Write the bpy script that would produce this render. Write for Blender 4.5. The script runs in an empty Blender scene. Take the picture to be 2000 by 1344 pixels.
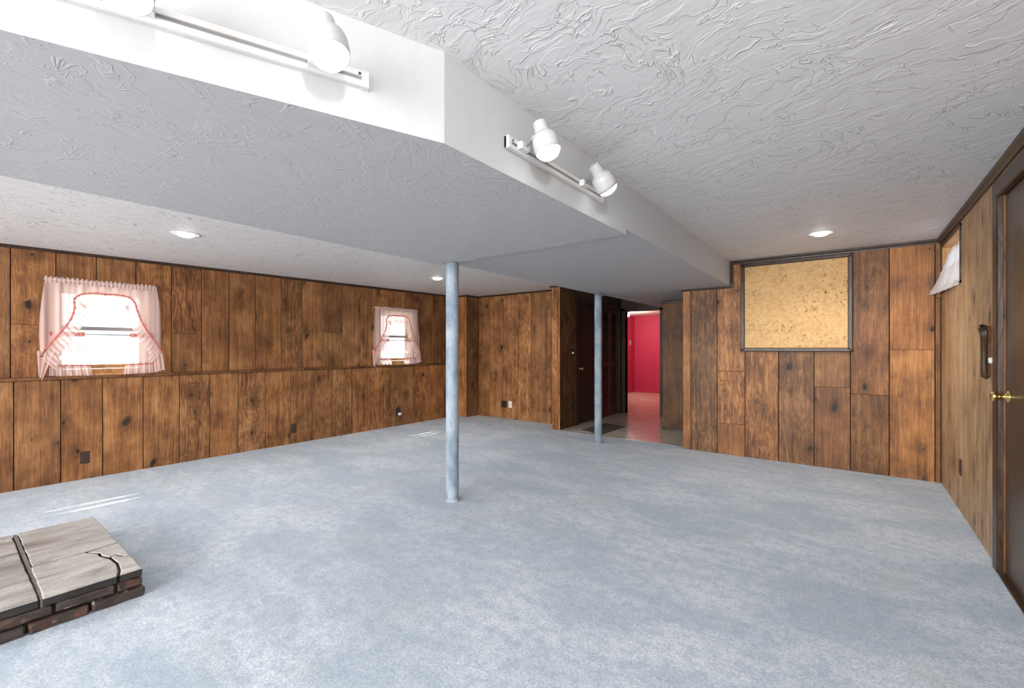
import bpy, bmesh, math, random
from mathutils import Vector, Matrix
random.seed(7)
D = bpy.data
COL = bpy.context.scene.collection
SC = bpy.context.scene
PI = math.pi

# ------------------------------------------------------------------ camera
FPX = 866.0
cam = D.cameras.new('camera'); cam_ob = D.objects.new('camera', cam); COL.objects.link(cam_ob)
cam.sensor_fit = 'HORIZONTAL'; cam.sensor_width = 36.0; cam.lens = 36.0*FPX/2000.0
cam.shift_y = 9.0/2000.0
cam.clip_start = 0.02
cam_ob.location = (0, 0, 1.27)
cam_ob.rotation_euler = (PI/2, 0, math.atan(664.0/866.0))
SC.camera = cam_ob

# ------------------------------------------------------------------ colour management, sky, lights
SC.view_settings.view_transform = 'Standard'
SC.view_settings.look = 'None'
SC.view_settings.gamma = 1.0
SC.view_settings.use_curve_mapping = False
SC.view_settings.exposure = 1.08

w = D.worlds.new('world'); SC.world = w; w.use_nodes = True
bg = w.node_tree.nodes['Background']; bg.inputs[0].default_value = (0.86, 0.93, 1.0, 1); bg.inputs[1].default_value = 1.1

def lamp(name, kind, loc, energy, color=(1, 1, 1), aim=None, **kw):
    l = D.lights.new(name, kind); l.energy = energy; l.color = color
    for k, v in kw.items(): setattr(l, k, v)
    o = D.objects.new(name, l); COL.objects.link(o); o.location = loc
    if aim is not None:
        o.rotation_euler = (Vector(aim) - Vector(loc)).to_track_quat('-Z', 'Y').to_euler()
    return o
SUN_EL = math.radians(51)
sun = lamp('sun', 'SUN', (-9, 0, 6), 9.0, (1, 0.96, 0.9), angle=math.radians(0.4))
sun.rotation_euler = Vector((math.cos(SUN_EL), -0.13, -math.sin(SUN_EL))).to_track_quat('-Z', 'Y').to_euler()
# unseen room light, then two fill areas added at the rear for even light
lamp('room_light', 'AREA', (0.5, -0.15, 2.2), 13, (0.97, 0.985, 1.0), aim=(-0.9, 5.5, 1.9), shape='DISK', size=0.22)
lamp('rear_fill', 'AREA', (-1.0, -3.9, 1.35), 165, (1, 0.985, 0.965), aim=(-1.2, 3.5, 1.75), shape='RECTANGLE', size=3.2, size_y=1.9)
lamp('rear_left_fill', 'AREA', (-4.5, -3.9, 1.35), 84, (1, 0.985, 0.965), aim=(-4.2, 4.0, 1.6), shape='RECTANGLE', size=2.4, size_y=1.9)

# ------------------------------------------------------------------ node helpers
class NT:
    def __init__(s, name):
        s.m = D.materials.new(name); s.m.use_nodes = True
        s.t = s.m.node_tree; s.n = s.t.nodes; s.l = s.t.links
        s.b = s.n['Principled BSDF']; s.out = s.n['Material Output']
    def add(s, typ, **kw):
        n = s.n.new(typ)
        for k, v in kw.items():
            if k.startswith('i_'):
                key = k[2:]; key = int(key) if key.isdigit() else key.replace('_', ' ')
                s.inp(n, key, v)
            else: setattr(n, k, v)
        return n
    def inp(s, n, key, v):
        if isinstance(v, bpy.types.NodeSocket): s.l.new(v, n.inputs[key])
        else: n.inputs[key].default_value = v
    def math(s, op, a, b=None, c=None, clamp=False):
        n = s.n.new('ShaderNodeMath'); n.operation = op; n.use_clamp = clamp
        for i, x in enumerate((a, b, c)):
            if x is not None: s.inp(n, i, x)
        return n.outputs[0]
    def vmath(s, op, a, b=None):
        n = s.n.new('ShaderNodeVectorMath'); n.operation = op
        s.inp(n, 0, a)
        if b is not None: s.inp(n, 1, b)
        return n.outputs[0]
    def noise(s, vec, scale=5, detail=2, rough=0.5, dist=0.0, col=False, typ=None):
        n = s.n.new('ShaderNodeTexNoise')
        if typ: n.noise_type = typ
        s.inp(n, 'Vector', vec); s.inp(n, 'Scale', scale); s.inp(n, 'Detail', detail); s.inp(n, 'Roughness', rough); s.inp(n, 'Distortion', dist)
        return n.outputs['Color' if col else 'Fac']
    def mapr(s, v, a, b, c=0.0, d=1.0, smooth=False):
        n = s.n.new('ShaderNodeMapRange'); n.interpolation_type = 'SMOOTHSTEP' if smooth else 'LINEAR'
        s.inp(n, 0, v); s.inp(n, 1, a); s.inp(n, 2, b); s.inp(n, 3, c); s.inp(n, 4, d)
        return n.outputs[0]
    def mix(s, f, a, b, mode='MIX'):
        n = s.n.new('ShaderNodeMix'); n.data_type = 'RGBA'; n.blend_type = mode
        s.inp(n, 0, f); s.inp(n, 6, a if isinstance(a, bpy.types.NodeSocket) else (*a, 1) if len(a) == 3 else a)
        s.inp(n, 7, b if isinstance(b, bpy.types.NodeSocket) else (*b, 1) if len(b) == 3 else b)
        return n.outputs[2]
    def scale(s, vec, v):
        return s.vmath('MULTIPLY', vec, v)
    def bump(s, h, strength=0.5, dist=0.01):
        n = s.n.new('ShaderNodeBump'); s.inp(n, 'Height', h); n.inputs['Strength'].default_value = strength; n.inputs['Distance'].default_value = dist
        s.l.new(n.outputs[0], s.b.inputs['Normal'])
    def coord(s, world=False):
        if world: return s.n.new('ShaderNodeNewGeometry').outputs['Position']
        return s.n.new('ShaderNodeTexCoord').outputs['Object']
    def rcoord(s):
        oi = s.n.new('ShaderNodeObjectInfo')
        off = s.math('MULTIPLY', oi.outputs['Random'], 57.0)
        c = s.n.new('ShaderNodeCombineXYZ')
        for i in range(3): s.l.new(off, c.inputs[i])
        return s.vmath('ADD', s.coord(), c.outputs[0]), oi
    def base(s, c): s.inp(s.b, 'Base Color', c if isinstance(c, bpy.types.NodeSocket) else (*c, 1))
    def rough(s, r): s.inp(s.b, 'Roughness', r)

def simple(name, c, rough=0.5, metal=0.0, emit=None, estr=0, spec=0.5, var=0.06):
    t = NT(name)
    n = t.noise(t.coord(), 25, 3)
    t.base(t.mix(t.mapr(n, 0.3, 0.7), tuple(x*(1-var) for x in c), tuple(min(1, x*(1+var)) for x in c)))
    t.rough(rough); t.b.inputs['Metallic'].default_value = metal
    t.b.inputs['Specular IOR Level'].default_value = spec
    if emit: t.b.inputs['Emission Color'].default_value = (*emit, 1); t.b.inputs['Emission Strength'].default_value = estr
    return t.m

def wood(name, dark, mid, light, rough=0.45, knots=1.0, ringfreq=34, spec=0.4, swirl=1.0):
    """stained knotty board; grain runs along the object's z; Object colour tints each board"""
    t = NT(name)
    p, oi = t.rcoord()
    rnd = oi.outputs['Random']
    warp = t.noise(t.scale(p, (2.2, 2.2, 1.4)), 1, 2, col=True)
    pw = t.vmath('ADD', p, t.scale(t.vmath('SUBTRACT', warp, (0.5, 0.5, 0.5)), (0.16, 0.16, 0.30)))
    # knots, laid out on the face of the board
    sp = t.add('ShaderNodeSeparateXYZ'); t.l.new(pw, sp.inputs[0])
    cb_ = t.add('ShaderNodeCombineXYZ'); t.inp(cb_, 0, t.math('MULTIPLY', t.math('ADD', sp.outputs[0], sp.outputs[1]), 5.2)); t.inp(cb_, 1, t.math('MULTIPLY', sp.outputs[2], 3.4))
    v = t.add('ShaderNodeTexVoronoi', voronoi_dimensions='2D', i_Scale=1.0, i_Randomness=1.0); t.l.new(cb_.outputs[0], v.inputs['Vector'])
    sep = t.add('ShaderNodeSeparateColor'); t.l.new(v.outputs['Color'], sep.inputs[0])
    pick = t.math('MULTIPLY', t.mapr(sep.outputs[0], 0.62, 0.64), t.mapr(t.noise(p, 1.7, 1), 0.40, 0.52, 0.25, 1))
    size = t.math('ADD', t.math('MULTIPLY', t.math('POWER', sep.outputs[1], 2.0), 0.13), 0.035)
    kd = v.outputs['Distance']
    knot = t.math('MULTIPLY', t.mapr(t.math('DIVIDE', kd, size), 0.6, 1.2, 1, 0, True), pick)
    halo = t.math('MULTIPLY', t.mapr(t.math('ADD', kd, t.math('MULTIPLY', t.noise(p, 9, 3), 0.3)), 0.15, 0.68, 1, 0, True), pick)
    n1 = t.noise(t.scale(pw, (6.0, 6.0, 0.9)), 1, 2.5, 0.55)
    n1k = t.math('ADD', n1, t.math('MULTIPLY', halo, 0.35))
    rings = t.math('SINE', t.math('MULTIPLY', n1k, ringfreq*2.4))
    rings = t.mapr(rings, -1, 1, 0, 1)
    fine = t.noise(t.scale(p, (170, 170, 6)), 1, 3, 0.7)
    streak = t.noise(t.scale(p, (30, 30, 0.9)), 1, 4, 0.7)
    blot = t.noise(t.scale(p, (3.0, 3.0, 2.6)), 1, 5, 0.65)
    flake = t.noise(t.scale(pw, (44, 44, 9)), 1, 3, 0.6, 0.7)
    lively = t.mapr(t.math('FRACT', t.math('MULTIPLY', rnd, 7.31)), 0.35, 0.8, 0.15, 1.0)
    cen = lambda x, k: t.math('MULTIPLY', t.math('SUBTRACT', x, 0.5), k)
    g = t.math('ADD', t.math('MULTIPLY', cen(rings, 0.26*swirl), lively), 0.5)
    g = t.math('ADD', g, cen(t.mapr(fine, 0.3, 0.7), 0.42))
    g = t.math('ADD', g, cen(t.mapr(streak, 0.3, 0.7), 0.42))
    g = t.math('ADD', g, cen(t.mapr(blot, 0.3, 0.7), 0.52))
    g = t.math('ADD', g, t.math('MULTIPLY', cen(t.mapr(flake, 0.3, 0.7), 0.34), lively))
    r = t.add('ShaderNodeValToRGB'); t.l.new(g, r.inputs[0])
    e = r.color_ramp.elements
    e[0].position = 0.12; e[0].color = (*dark, 1); e[1].position = 0.92; e[1].color = (*light, 1)
    m = e.new(0.5); m.color = (*mid, 1)
    hn = t.math('MULTIPLY', halo, t.mapr(t.noise(p, 14, 3), 0.35, 0.65, 0.5, 1.0))
    c = t.mix(t.math('MULTIPLY', hn, 0.75*knots), r.outputs[0], tuple(x*0.6 for x in dark))
    c = t.mix(t.math('MULTIPLY', knot, 0.95*knots), c, (0.014, 0.009, 0.006))
    c = t.mix(1.0, c, oi.outputs['Color'], 'MULTIPLY')
    t.base(c); t.rough(t.mapr(fine, 0.3, 0.7, rough, rough+0.15)); t.b.inputs['Specular IOR Level'].default_value = spec
    t.bump(t.math('ADD', t.math('MULTIPLY', fine, 0.5), rings), 0.25, 0.0012)
    return t.m

M = {}
M['wood'] = wood('stained_plank', (0.085, 0.034, 0.012), (0.245, 0.108, 0.039), (0.46, 0.235, 0.10))
M['wood_pale'] = wood('pale_plank', (0.20, 0.118, 0.062), (0.44, 0.285, 0.158), (0.62, 0.43, 0.27), swirl=0.4, knots=0.8)
M['wood_dark'] = wood('dark_plank', (0.016, 0.010, 0.006), (0.040, 0.024, 0.013), (0.075, 0.047, 0.026), knots=0.5, rough=0.42)
M['trim'] = wood('dark_trim', (0.018, 0.010, 0.006), (0.038, 0.020, 0.012), (0.070, 0.038, 0.023), knots=0.0, rough=0.27)
M['gap'] = simple('dark_backing', (0.03, 0.016, 0.009), 0.9)
M['door'] = wood('walnut_door', (0.030, 0.017, 0.010), (0.062, 0.036, 0.020), (0.105, 0.064, 0.036), knots=0.0, rough=0.27, spec=0.6, swirl=0.2)
M['sill_wood'] = wood('orange_lit_sill', (0.36, 0.17, 0.06), (0.52, 0.28, 0.11), (0.68, 0.42, 0.2), knots=0.0)  # window wood with its orange lit look put into the colour
M['white'] = simple('white_enamel', (0.70, 0.70, 0.70), 0.3, var=0.02)
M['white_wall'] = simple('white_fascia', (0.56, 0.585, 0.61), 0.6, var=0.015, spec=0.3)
M['outside_wall'] = simple('outside_render', (0.6, 0.58, 0.55), 0.9)
M['shell'] = simple('white_lamp_shell', (0.50, 0.51, 0.52), 0.35, var=0.01)
M['metal'] = simple('grey_metal', (0.42, 0.43, 0.45), 0.35, 0.6)
M['slot'] = simple('black_slot', (0.01, 0.01, 0.01), 0.6)
M['black'] = simple('black_plastic', (0.015, 0.014, 0.013), 0.35)
M['brown_plastic'] = simple('brown_plastic', (0.045, 0.026, 0.016), 0.35)
M['ivory'] = simple('ivory_plastic', (0.78, 0.74, 0.62), 0.35)
M['brass'] = simple('brass', (0.83, 0.62, 0.24), 0.18, 1.0)
M['bulb'] = simple('lit_bulb', (1, 1, 1), 0.4, emit=(1, 0.985, 0.96), estr=5)
M['downlight'] = simple('lit_downlight', (1, 1, 1), 0.4, emit=(1, 0.98, 0.95), estr=16)
M['warm_bulb'] = simple('lit_warm_bulb', (1, 1, 1), 0.4, emit=(1, 0.86, 0.66), estr=60)
M['pink'] = simple('pink_paint', (0.60, 0.045, 0.13), 0.55, var=0.03)
M['pink_ceil'] = simple('cream_ceiling', (0.8, 0.74, 0.66), 0.7, var=0.03)

def m_ceiling(name, col, strength=0.6, fleck=0.0, wave=0.0, rot=0.35, dens=1.0):
    t = NT(name); p = t.coord(True)
    mp = t.add('ShaderNodeMapping', i_Vector=p, i_Rotation=(0, 0, rot)); q = mp.outputs[0]
    wv = t.noise(q, 2.3, 3, col=True)
    qw = t.vmath('ADD', q, t.scale(t.vmath('SUBTRACT', wv, (0.5, 0.5, 0.5)), (0.5, 0.5, 0.5)))
    a = t.noise(t.scale(qw, (3.2, 9.0, 1)), 1.0*dens, 4, 0.55, 0.4)
    ra = t.mapr(t.math('ABSOLUTE', t.math('SUBTRACT', a, 0.5)), 0.0, 0.028, 1, 0)
    b_ = t.noise(t.scale(qw, (11.0, 5.0, 1)), 0.9*dens, 3, 0.5, 0.8)
    rb = t.mapr(t.math('ABSOLUTE', t.math('SUBTRACT', b_, 0.47)), 0.0, 0.022, 1, 0)
    ma = t.mapr(t.noise(q, 9.0, 3), 0.50, 0.60, 0, 1); mb = t.mapr(t.noise(q, 7.2, 3, dist=0.4), 0.5, 0.60, 0, 1)
    drag = t.noise(t.scale(qw, (6, 34, 1)), 1.0, 4, 0.6)
    step = t.mapr(a, 0.47, 0.53)
    hgt = t.math('ADD', t.math('MULTIPLY', ra, ma), t.math('MULTIPLY', t.math('MULTIPLY', rb, mb), 0.8))
    hgt = t.math('ADD', hgt, t.math('MULTIPLY', drag, 0.35))
    hgt = t.math('ADD', hgt, t.math('MULTIPLY', step, 0.3))
    c = col
    cc = t.mix(t.mapr(drag, 0.3, 0.7), tuple(x*0.93 for x in col), col)
    if fleck:
        f = t.noise(t.scale(qw, (9, 38, 1)), 1.3, 3, 0.6)
        cc = t.mix(t.math('MULTIPLY', t.mapr(f, 0.60, 0.68), fleck), cc, tuple(x*0.45 for x in col))
    t.base(cc); t.rough(0.6); t.b.inputs['Specular IOR Level'].default_value = 0.35
    t.bump(hgt, strength, 0.006)
    return t.m
M['ceil'] = m_ceiling('trowelled_ceiling', (0.78, 0.785, 0.80), 0.7, dens=1.4)
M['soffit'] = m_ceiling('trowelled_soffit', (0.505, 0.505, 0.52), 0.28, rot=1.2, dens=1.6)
M['ceil_left'] = m_ceiling('stippled_ceiling', (0.80, 0.785, 0.775), 0.5, fleck=0.85, rot=1.45, dens=1.5)

def m_carpet(name, scale=1.0):
    t = NT(name); p = t.coord(True)
    big = t.noise(t.scale(p, (1.0, 1.6, 1)), 1.3, 4, 0.6, 0.5)
    tracks = t.noise(t.scale(p, (2.2, 7.0, 1)), 0.8, 3, 0.6, 0.8)
    mott = t.noise(p, 16, 5, 0.75)
    speck = t.noise(p, 85, 4, 0.9)
    pile = t.noise(p, 520, 1, 0.6)
    c = t.mix(t.mapr(big, 0.34, 0.66, smooth=True), (0.50, 0.57, 0.65), (0.76, 0.80, 0.85))
    c = t.mix(t.math('MULTIPLY', t.mapr(tracks, 0.36, 0.52, 1, 0, True), 0.40), c, (0.44, 0.52, 0.60))
    c = t.mix(t.math('MULTIPLY', t.mapr(mott, 0.40, 0.56, 1, 0), 0.55), c, (0.34, 0.44, 0.54))
    c = t.mix(t.math('MULTIPLY', t.mapr(t.noise(t.scale(p, (1.3, 1.3, 1)), 1.9, 2), 0.52, 0.68, 0, 1, True), 0.30), c, (0.54, 0.57, 0.56))
    c = t.mix(t.math('MULTIPLY', t.mapr(speck, 0.38, 0.60, 1, 0), 0.72), c, (0.23, 0.30, 0.39))
    t.base(c); t.rough(0.95); t.b.inputs['Specular IOR Level'].default_value = 0.1
    t.b.inputs['Sheen Weight'].default_value = 0.15
    h = t.math('ADD', t.math('MULTIPLY', speck, 0.4), t.math('MULTIPLY', pile, 0.3))
    h = t.math('ADD', h, t.math('MULTIPLY', tracks, 0.7))
    t.bump(h, 0.6, 0.008)
    return t.m
M['carpet'] = m_carpet('blue_grey_carpet')

def m_polecarpet():
    t = NT('pole_carpet'); p = t.coord(True)
    a = t.noise(t.scale(p, (1, 1, 0.5)), 9, 3, 0.6); s_ = t.noise(p, 150, 2, 0.8)
    c = t.mix(t.mapr(a, 0.35, 0.65), (0.22, 0.29, 0.36), (0.46, 0.52, 0.59))
    c = t.mix(t.math('MULTIPLY', t.mapr(s_, 0.35, 0.6, 1, 0), 0.55), c, (0.13, 0.20, 0.26))
    t.base(c); t.rough(0.95); t.b.inputs['Specular IOR Level'].default_value = 0.1; t.bump(s_, 0.6, 0.004)
    return t.m
M['pole'] = m_polecarpet()

def m_vinyl():
    t = NT('stone_vinyl'); p = t.coord(True)
    a = t.noise(p, 3.0, 5, 0.65, 1.0); b = t.noise(p, 11, 4, 0.6, 1.5)
    c = t.mix(t.mapr(a, 0.3, 0.7), (0.62, 0.54, 0.42), (0.82, 0.77, 0.67))
    c = t.mix(t.math('MULTIPLY', t.mapr(b, 0.55, 0.7), 0.4), c, (0.40, 0.31, 0.20))
    t.base(c); t.rough(0.16); t.b.inputs['Specular IOR Level'].default_value = 0.6
    t.bump(b, 0.15, 0.002)
    return t.m
M['vinyl'] = m_vinyl()

def m_cork():
    t = NT('cork'); p = t.coord(True)
    wv = t.noise(p, 9, 3, col=True)
    q = t.vmath('ADD', p, t.scale(t.vmath('SUBTRACT', wv, (0.5, 0.5, 0.5)), (0.12, 0.12, 0.12)))
    a = t.noise(q, 26, 4, 0.7, 0.6); b = t.noise(q, 9, 3, 0.6, 1.0); d = t.noise(q, 34, 3, 0.6, 1.2)
    c = t.mix(t.mapr(a, 0.3, 0.7), (0.47, 0.26, 0.10), (0.70, 0.45, 0.20))
    c = t.mix(t.math('MULTIPLY', t.mapr(b, 0.35, 0.65), 0.45), c, (0.70, 0.49, 0.25))
    dm = t.math('MULTIPLY', t.mapr(d, 0.57, 0.64), t.mapr(t.noise(p, 4.5, 2), 0.42, 0.56))
    c = t.mix(t.math('MULTIPLY', dm, 0.85), c, (0.16, 0.07, 0.025))
    t.base(c); t.rough(0.8); t.bump(a, 0.4, 0.003)
    return t.m
M['cork'] = m_cork()

def m_stone(name, a_, b_, rough=0.5, bs=0.5, rust=0.0):
    t = NT(name); p, oi = t.rcoord()
    a = t.noise(t.scale(p, (6, 2.5, 6)), 1.2, 6, 0.65, 1.0); b = t.noise(p, 35, 4, 0.7)
    c = t.mix(t.mapr(a, 0.3, 0.7), a_, b_)
    c = t.mix(t.math('MULTIPLY', t.mapr(b, 0.5, 0.75), 0.3), c, tuple(x*0.5 for x in a_))
    if rust:
        r_ = t.noise(p, 8, 3, 0.6)
        c = t.mix(t.math('MULTIPLY', t.mapr(r_, 0.5, 0.66), rust), c, (0.22, 0.075, 0.035))
        r2 = t.noise(t.scale(p, (1, 1, 2)), 14, 3, 0.6)
        c = t.mix(t.math('MULTIPLY', t.mapr(r2, 0.62, 0.7), 0.7), c, (0.42, 0.37, 0.32))
    c = t.mix(1.0, c, oi.outputs['Color'], 'MULTIPLY')
    t.base(c); t.rough(t.mapr(a, 0.3, 0.7, rough, rough+0.2)); t.bump(t.math('ADD', a, t.math('MULTIPLY', b, 0.3)), bs, 0.012)
    return t.m
M['slab'] = m_stone('hearth_slab_stone', (0.20, 0.185, 0.165), (0.52, 0.50, 0.48), 0.36, 0.9)
M['slab_edge'] = m_stone('dark_slab_edge', (0.012, 0.011, 0.010), (0.035, 0.031, 0.028), 0.6, 0.8)
M['brick'] = m_stone('sooty_brick', (0.02, 0.017, 0.016), (0.06, 0.05, 0.046), 0.6, 1.0, rust=0.28)
M['mortar'] = m_stone('dark_mortar', (0.10, 0.09, 0.08), (0.20, 0.18, 0.16), 0.9, 0.8)

def m_sheer(name, col, tr=0.30):
    t = NT(name)
    d = t.add('ShaderNodeBsdfDiffuse'); d.inputs[0].default_value = (*col, 1)
    l = t.add('ShaderNodeBsdfTranslucent'); l.inputs[0].default_value = (*col, 1)
    tp = t.add('ShaderNodeBsdfTransparent'); tp.inputs[0].default_value = (1, 0.93, 0.91, 1)
    wv = t.noise(t.coord(), 400, 1)
    s1 = t.add('ShaderNodeMixShader'); t.inp(s1, 0, 0.5); t.l.new(d.outputs[0], s1.inputs[1]); t.l.new(l.outputs[0], s1.inputs[2])
    s2 = t.add('ShaderNodeMixShader'); t.inp(s2, 0, t.mapr(wv, 0.3, 0.7, tr*0.7, tr*1.3)); t.l.new(s1.outputs[0], s2.inputs[1]); t.l.new(tp.outputs[0], s2.inputs[2])
    t.l.new(s2.outputs[0], t.out.inputs[0])
    return t.m
M['sheer'] = m_sheer('pink_sheer', (0.95, 0.76, 0.72), 0.22)
M['sheer_seam'] = m_sheer('salmon_seam', (0.80, 0.36, 0.31), 0.02)
M['sheer_pale'] = m_sheer('pale_sheer', (0.95, 0.80, 0.77), 0.26)
M['sheer_white'] = m_sheer('white_ruffle', (0.90, 0.86, 0.87), 0.1)

def m_glass():
    t = NT('window_glass')
    g = t.add('ShaderNodeBsdfGlossy'); g.inputs['Roughness'].default_value = 0.02
    tp = t.add('ShaderNodeBsdfTransparent'); tp.inputs[0].default_value = (0.96, 0.98, 0.98, 1)
    s = t.add('ShaderNodeMixShader'); s.inputs[0].default_value = 0.05; t.l.new(tp.outputs[0], s.inputs[1]); t.l.new(g.outputs[0], s.inputs[2])
    t.l.new(s.outputs[0], t.out.inputs[0])
    return t.m
M['glass'] = m_glass()

def m_mat():
    t = NT('striped_mat'); p = t.coord(True)
    wv = t.add('ShaderNodeTexWave', i_Vector=p, i_Scale=3.0, i_Distortion=0.6, wave_type='BANDS', bands_direction='Y')
    c = t.mix(t.mapr(wv.outputs['Fac'], 0.35, 0.6), (0.035, 0.033, 0.035), (0.13, 0.125, 0.085))
    t.base(t.mix(t.math('MULTIPLY', t.noise(p, 90, 3), 0.5), c, (0.06, 0.055, 0.05))); t.rough(0.9)
    return t.m
M['mat'] = m_mat()

# ------------------------------------------------------------------ mesh helpers
def new_obj(name, bm, mat, parent=None, loc=None, smooth=False, color=None, recalc=True):
    """link a bmesh given in world coordinates as one mesh object whose origin is loc"""
    if loc is None:
        xs = [v.co for v in bm.verts]
        loc = Vector(((min(c.x for c in xs)+max(c.x for c in xs))/2, (min(c.y for c in xs)+max(c.y for c in xs))/2, min(c.z for c in xs)))
    loc = Vector(loc)
    bmesh.ops.translate(bm, verts=bm.verts, vec=-loc)
    if recalc: bmesh.ops.recalc_face_normals(bm, faces=bm.faces)
    me = D.meshes.new(name); bm.to_mesh(me); bm.free()
    if smooth:
        for p in me.polygons: p.use_smooth = True
    mats = mat if isinstance(mat, (list, tuple)) else [mat]
    for m in mats: me.materials.append(m)
    o = D.objects.new(name, me); COL.objects.link(o)
    if parent is not None:
        o.parent = parent
        o.location = loc - parent_world(parent)
    else: o.location = loc
    if color: o.color = (*color, 1)
    return o
def parent_world(o):
    v = Vector(o.location)
    while o.parent: o = o.parent; v += Vector(o.location)
    return v
def tag(o, label=None, cat=None, group=None, kind=None):
    if label: o['label'] = label
    if cat: o['category'] = cat
    if group: o['group'] = group
    if kind: o['kind'] = kind
    return o
def struct(o, label=None):
    o['kind'] = 'structure'
    if label: o['label'] = label
    return o
def empty(name, loc, label=None, cat=None, group=None):
    o = D.objects.new(name, None); COL.objects.link(o); o.location = loc; o.empty_display_size = 0.1
    return tag(o, label, cat, group)
def sbox(bm, x0, x1, y0, y1, z0, z1, bevel=0.0, mi=0):
    vs = [bm.verts.new((x, y, z)) for x in (x0, x1) for y in (y0, y1) for z in (z0, z1)]
    fs = [(0, 1, 3, 2), (4, 6, 7, 5), (0, 4, 5, 1), (2, 3, 7, 6), (0, 2, 6, 4), (1, 5, 7, 3)]
    faces = [bm.faces.new([vs[i] for i in f]) for f in fs]
    for f in faces: f.material_index = mi
    if bevel:
        es = list({e for f in faces for e in f.edges})
        bmesh.ops.bevel(bm, geom=es, offset=bevel, segments=1, affect='EDGES')
def box(name, x0, x1, y0, y1, z0, z1, mat, parent=None, bevel=0.0, color=None, **k):
    bm = bmesh.new(); sbox(bm, x0, x1, y0, y1, z0, z1, bevel)
    return new_obj(name, bm, mat, parent, color=color, **k)
# frames: a wall plane; u runs along the wall, n points into the room
class Frame:
    def __init__(s, o, u, n): s.o = Vector(o); s.u = Vector(u); s.n = Vector(n)
    def p(s, u, z, d=0.0): return s.o + s.u*u + Vector((0, 0, z)) + s.n*d
FA = Frame((-5.97, 0, 0), (0, 1, 0), (1, 0, 0))
FAL = Frame((-5.93, 0, 0), (0, 1, 0), (1, 0, 0))
FB = Frame((0, 5.79, 0), (1, 0, 0), (0, -1, 0))
FB1 = Frame((0, 6.33, 0), (1, 0, 0), (0, -1, 0))
FC = Frame((0.67, 0, 0), (0, 1, 0), (-1, 0, 0))
FH = Frame((-3.64, 0, 0), (0, 1, 0), (1, 0, 0))
FY = Frame((0, 8.3, 0), (1, 0, 0), (0, -1, 0))
FP = Frame((0, 7.01, 0), (1, 0, 0), (0, -1, 0))

def inset(poly, d):
    """inset of a simple polygon (counter-clockwise) by d"""
    n = len(poly); out = []
    area = sum(poly[i][0]*poly[(i+1) % n][1]-poly[(i+1) % n][0]*poly[i][1] for i in range(n))
    sg = 1 if area > 0 else -1
    for i in range(n):
        a, b, c = Vector(poly[i-1]), Vector(poly[i]), Vector(poly[(i+1) % n])
        e1 = (b-a).normalized(); e2 = (c-b).normalized()
        n1 = Vector((-e1.y, e1.x))*sg; n2 = Vector((-e2.y, e2.x))*sg
        k = n1+n2; q = k.dot(n1)
        out.append(b + k*(d/q) if abs(q) > 0.2 else b)
    return out
def prism(bm, fr, poly, d0, d1, ch=0.002, mi=0):
    """polygon in (u,z) of a frame, extruded from depth d0 to d1 with a chamfered front"""
    n = len(poly)
    a = [bm.verts.new(fr.p(q[0], q[1], d0)) for q in poly]
    b = [bm.verts.new(fr.p(q[0], q[1], d1-ch)) for q in poly]
    c = [bm.verts.new(fr.p(q[0], q[1], d1)) for q in inset(poly, ch)]
    fs = [bm.faces.new(a[::-1]), bm.faces.new(c)]
    for i in range(n):
        j = (i+1) % n
        fs.append(bm.faces.new((a[i], a[j], b[j], b[i]))); fs.append(bm.faces.new((b[i], b[j], c[j], c[i])))
    for f in fs: f.material_index = mi
def fbox(bm, fr, u0, u1, z0, z1, d0, d1, ch=0.0015, mi=0):
    prism(bm, fr, [(u0, z0), (u1, z0), (u1, z1), (u0, z1)], d0, d1, ch, mi)
def fbo(name, fr, u0, u1, z0, z1, d0, d1, mat, parent=None, ch=0.0015, color=None, **k):
    bm = bmesh.new(); fbox(bm, fr, u0, u1, z0, z1, d0, d1, ch)
    return new_obj(name, bm, mat, parent, color=color, **k)
def lathe(bm, prof, base, axis, seg=24, mi=0, cap0=True, cap1=True):
    """prof: list of (radius, distance along axis)"""
    ax = Vector(axis).normalized(); t = Vector((0, 0, 1)) if abs(ax.z) < 0.9 else Vector((1, 0, 0))
    u = ax.cross(t).normalized(); v = ax.cross(u)
    rings = []
    for r, h in prof:
        c = Vector(base)+ax*h
        rings.append([bm.verts.new(c+(u*math.cos(2*PI*i/seg)+v*math.sin(2*PI*i/seg))*max(r, 1e-5)) for i in range(seg)])
    for k in range(len(rings)-1):
        for i in range(seg):
            j = (i+1) % seg
            f = bm.faces.new((rings[k][i], rings[k][j], rings[k+1][j], rings[k+1][i])); f.material_index = mi
    if cap0: bm.faces.new(rings[0][::-1]).material_index = mi
    if cap1: bm.faces.new(rings[-1]).material_index = mi
def tube(bm, pts, r, seg=8, mi=0):
    pts = [Vector(p) for p in pts]; rs = r if isinstance(r, (list, tuple)) else [r]*len(pts)
    rings = []
    for k, p in enumerate(pts):
        d = (pts[min(k+1, len(pts)-1)]-pts[max(k-1, 0)]).normalized()
        t = Vector((0, 0, 1)) if abs(d.z) < 0.9 else Vector((0, 1, 0))
        u = d.cross(t).normalized(); v = d.cross(u)
        rings.append([bm.verts.new(p+(u*math.cos(2*PI*i/seg)+v*math.sin(2*PI*i/seg))*rs[k]) for i in range(seg)])
    for k in range(len(rings)-1):
        for i in range(seg):
            j = (i+1) % seg
            bm.faces.new((rings[k][i], rings[k][j], rings[k+1][j], rings[k+1][i])).material_index = mi
    bm.faces.new(rings[0][::-1]); bm.faces.new(rings[-1])
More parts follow.
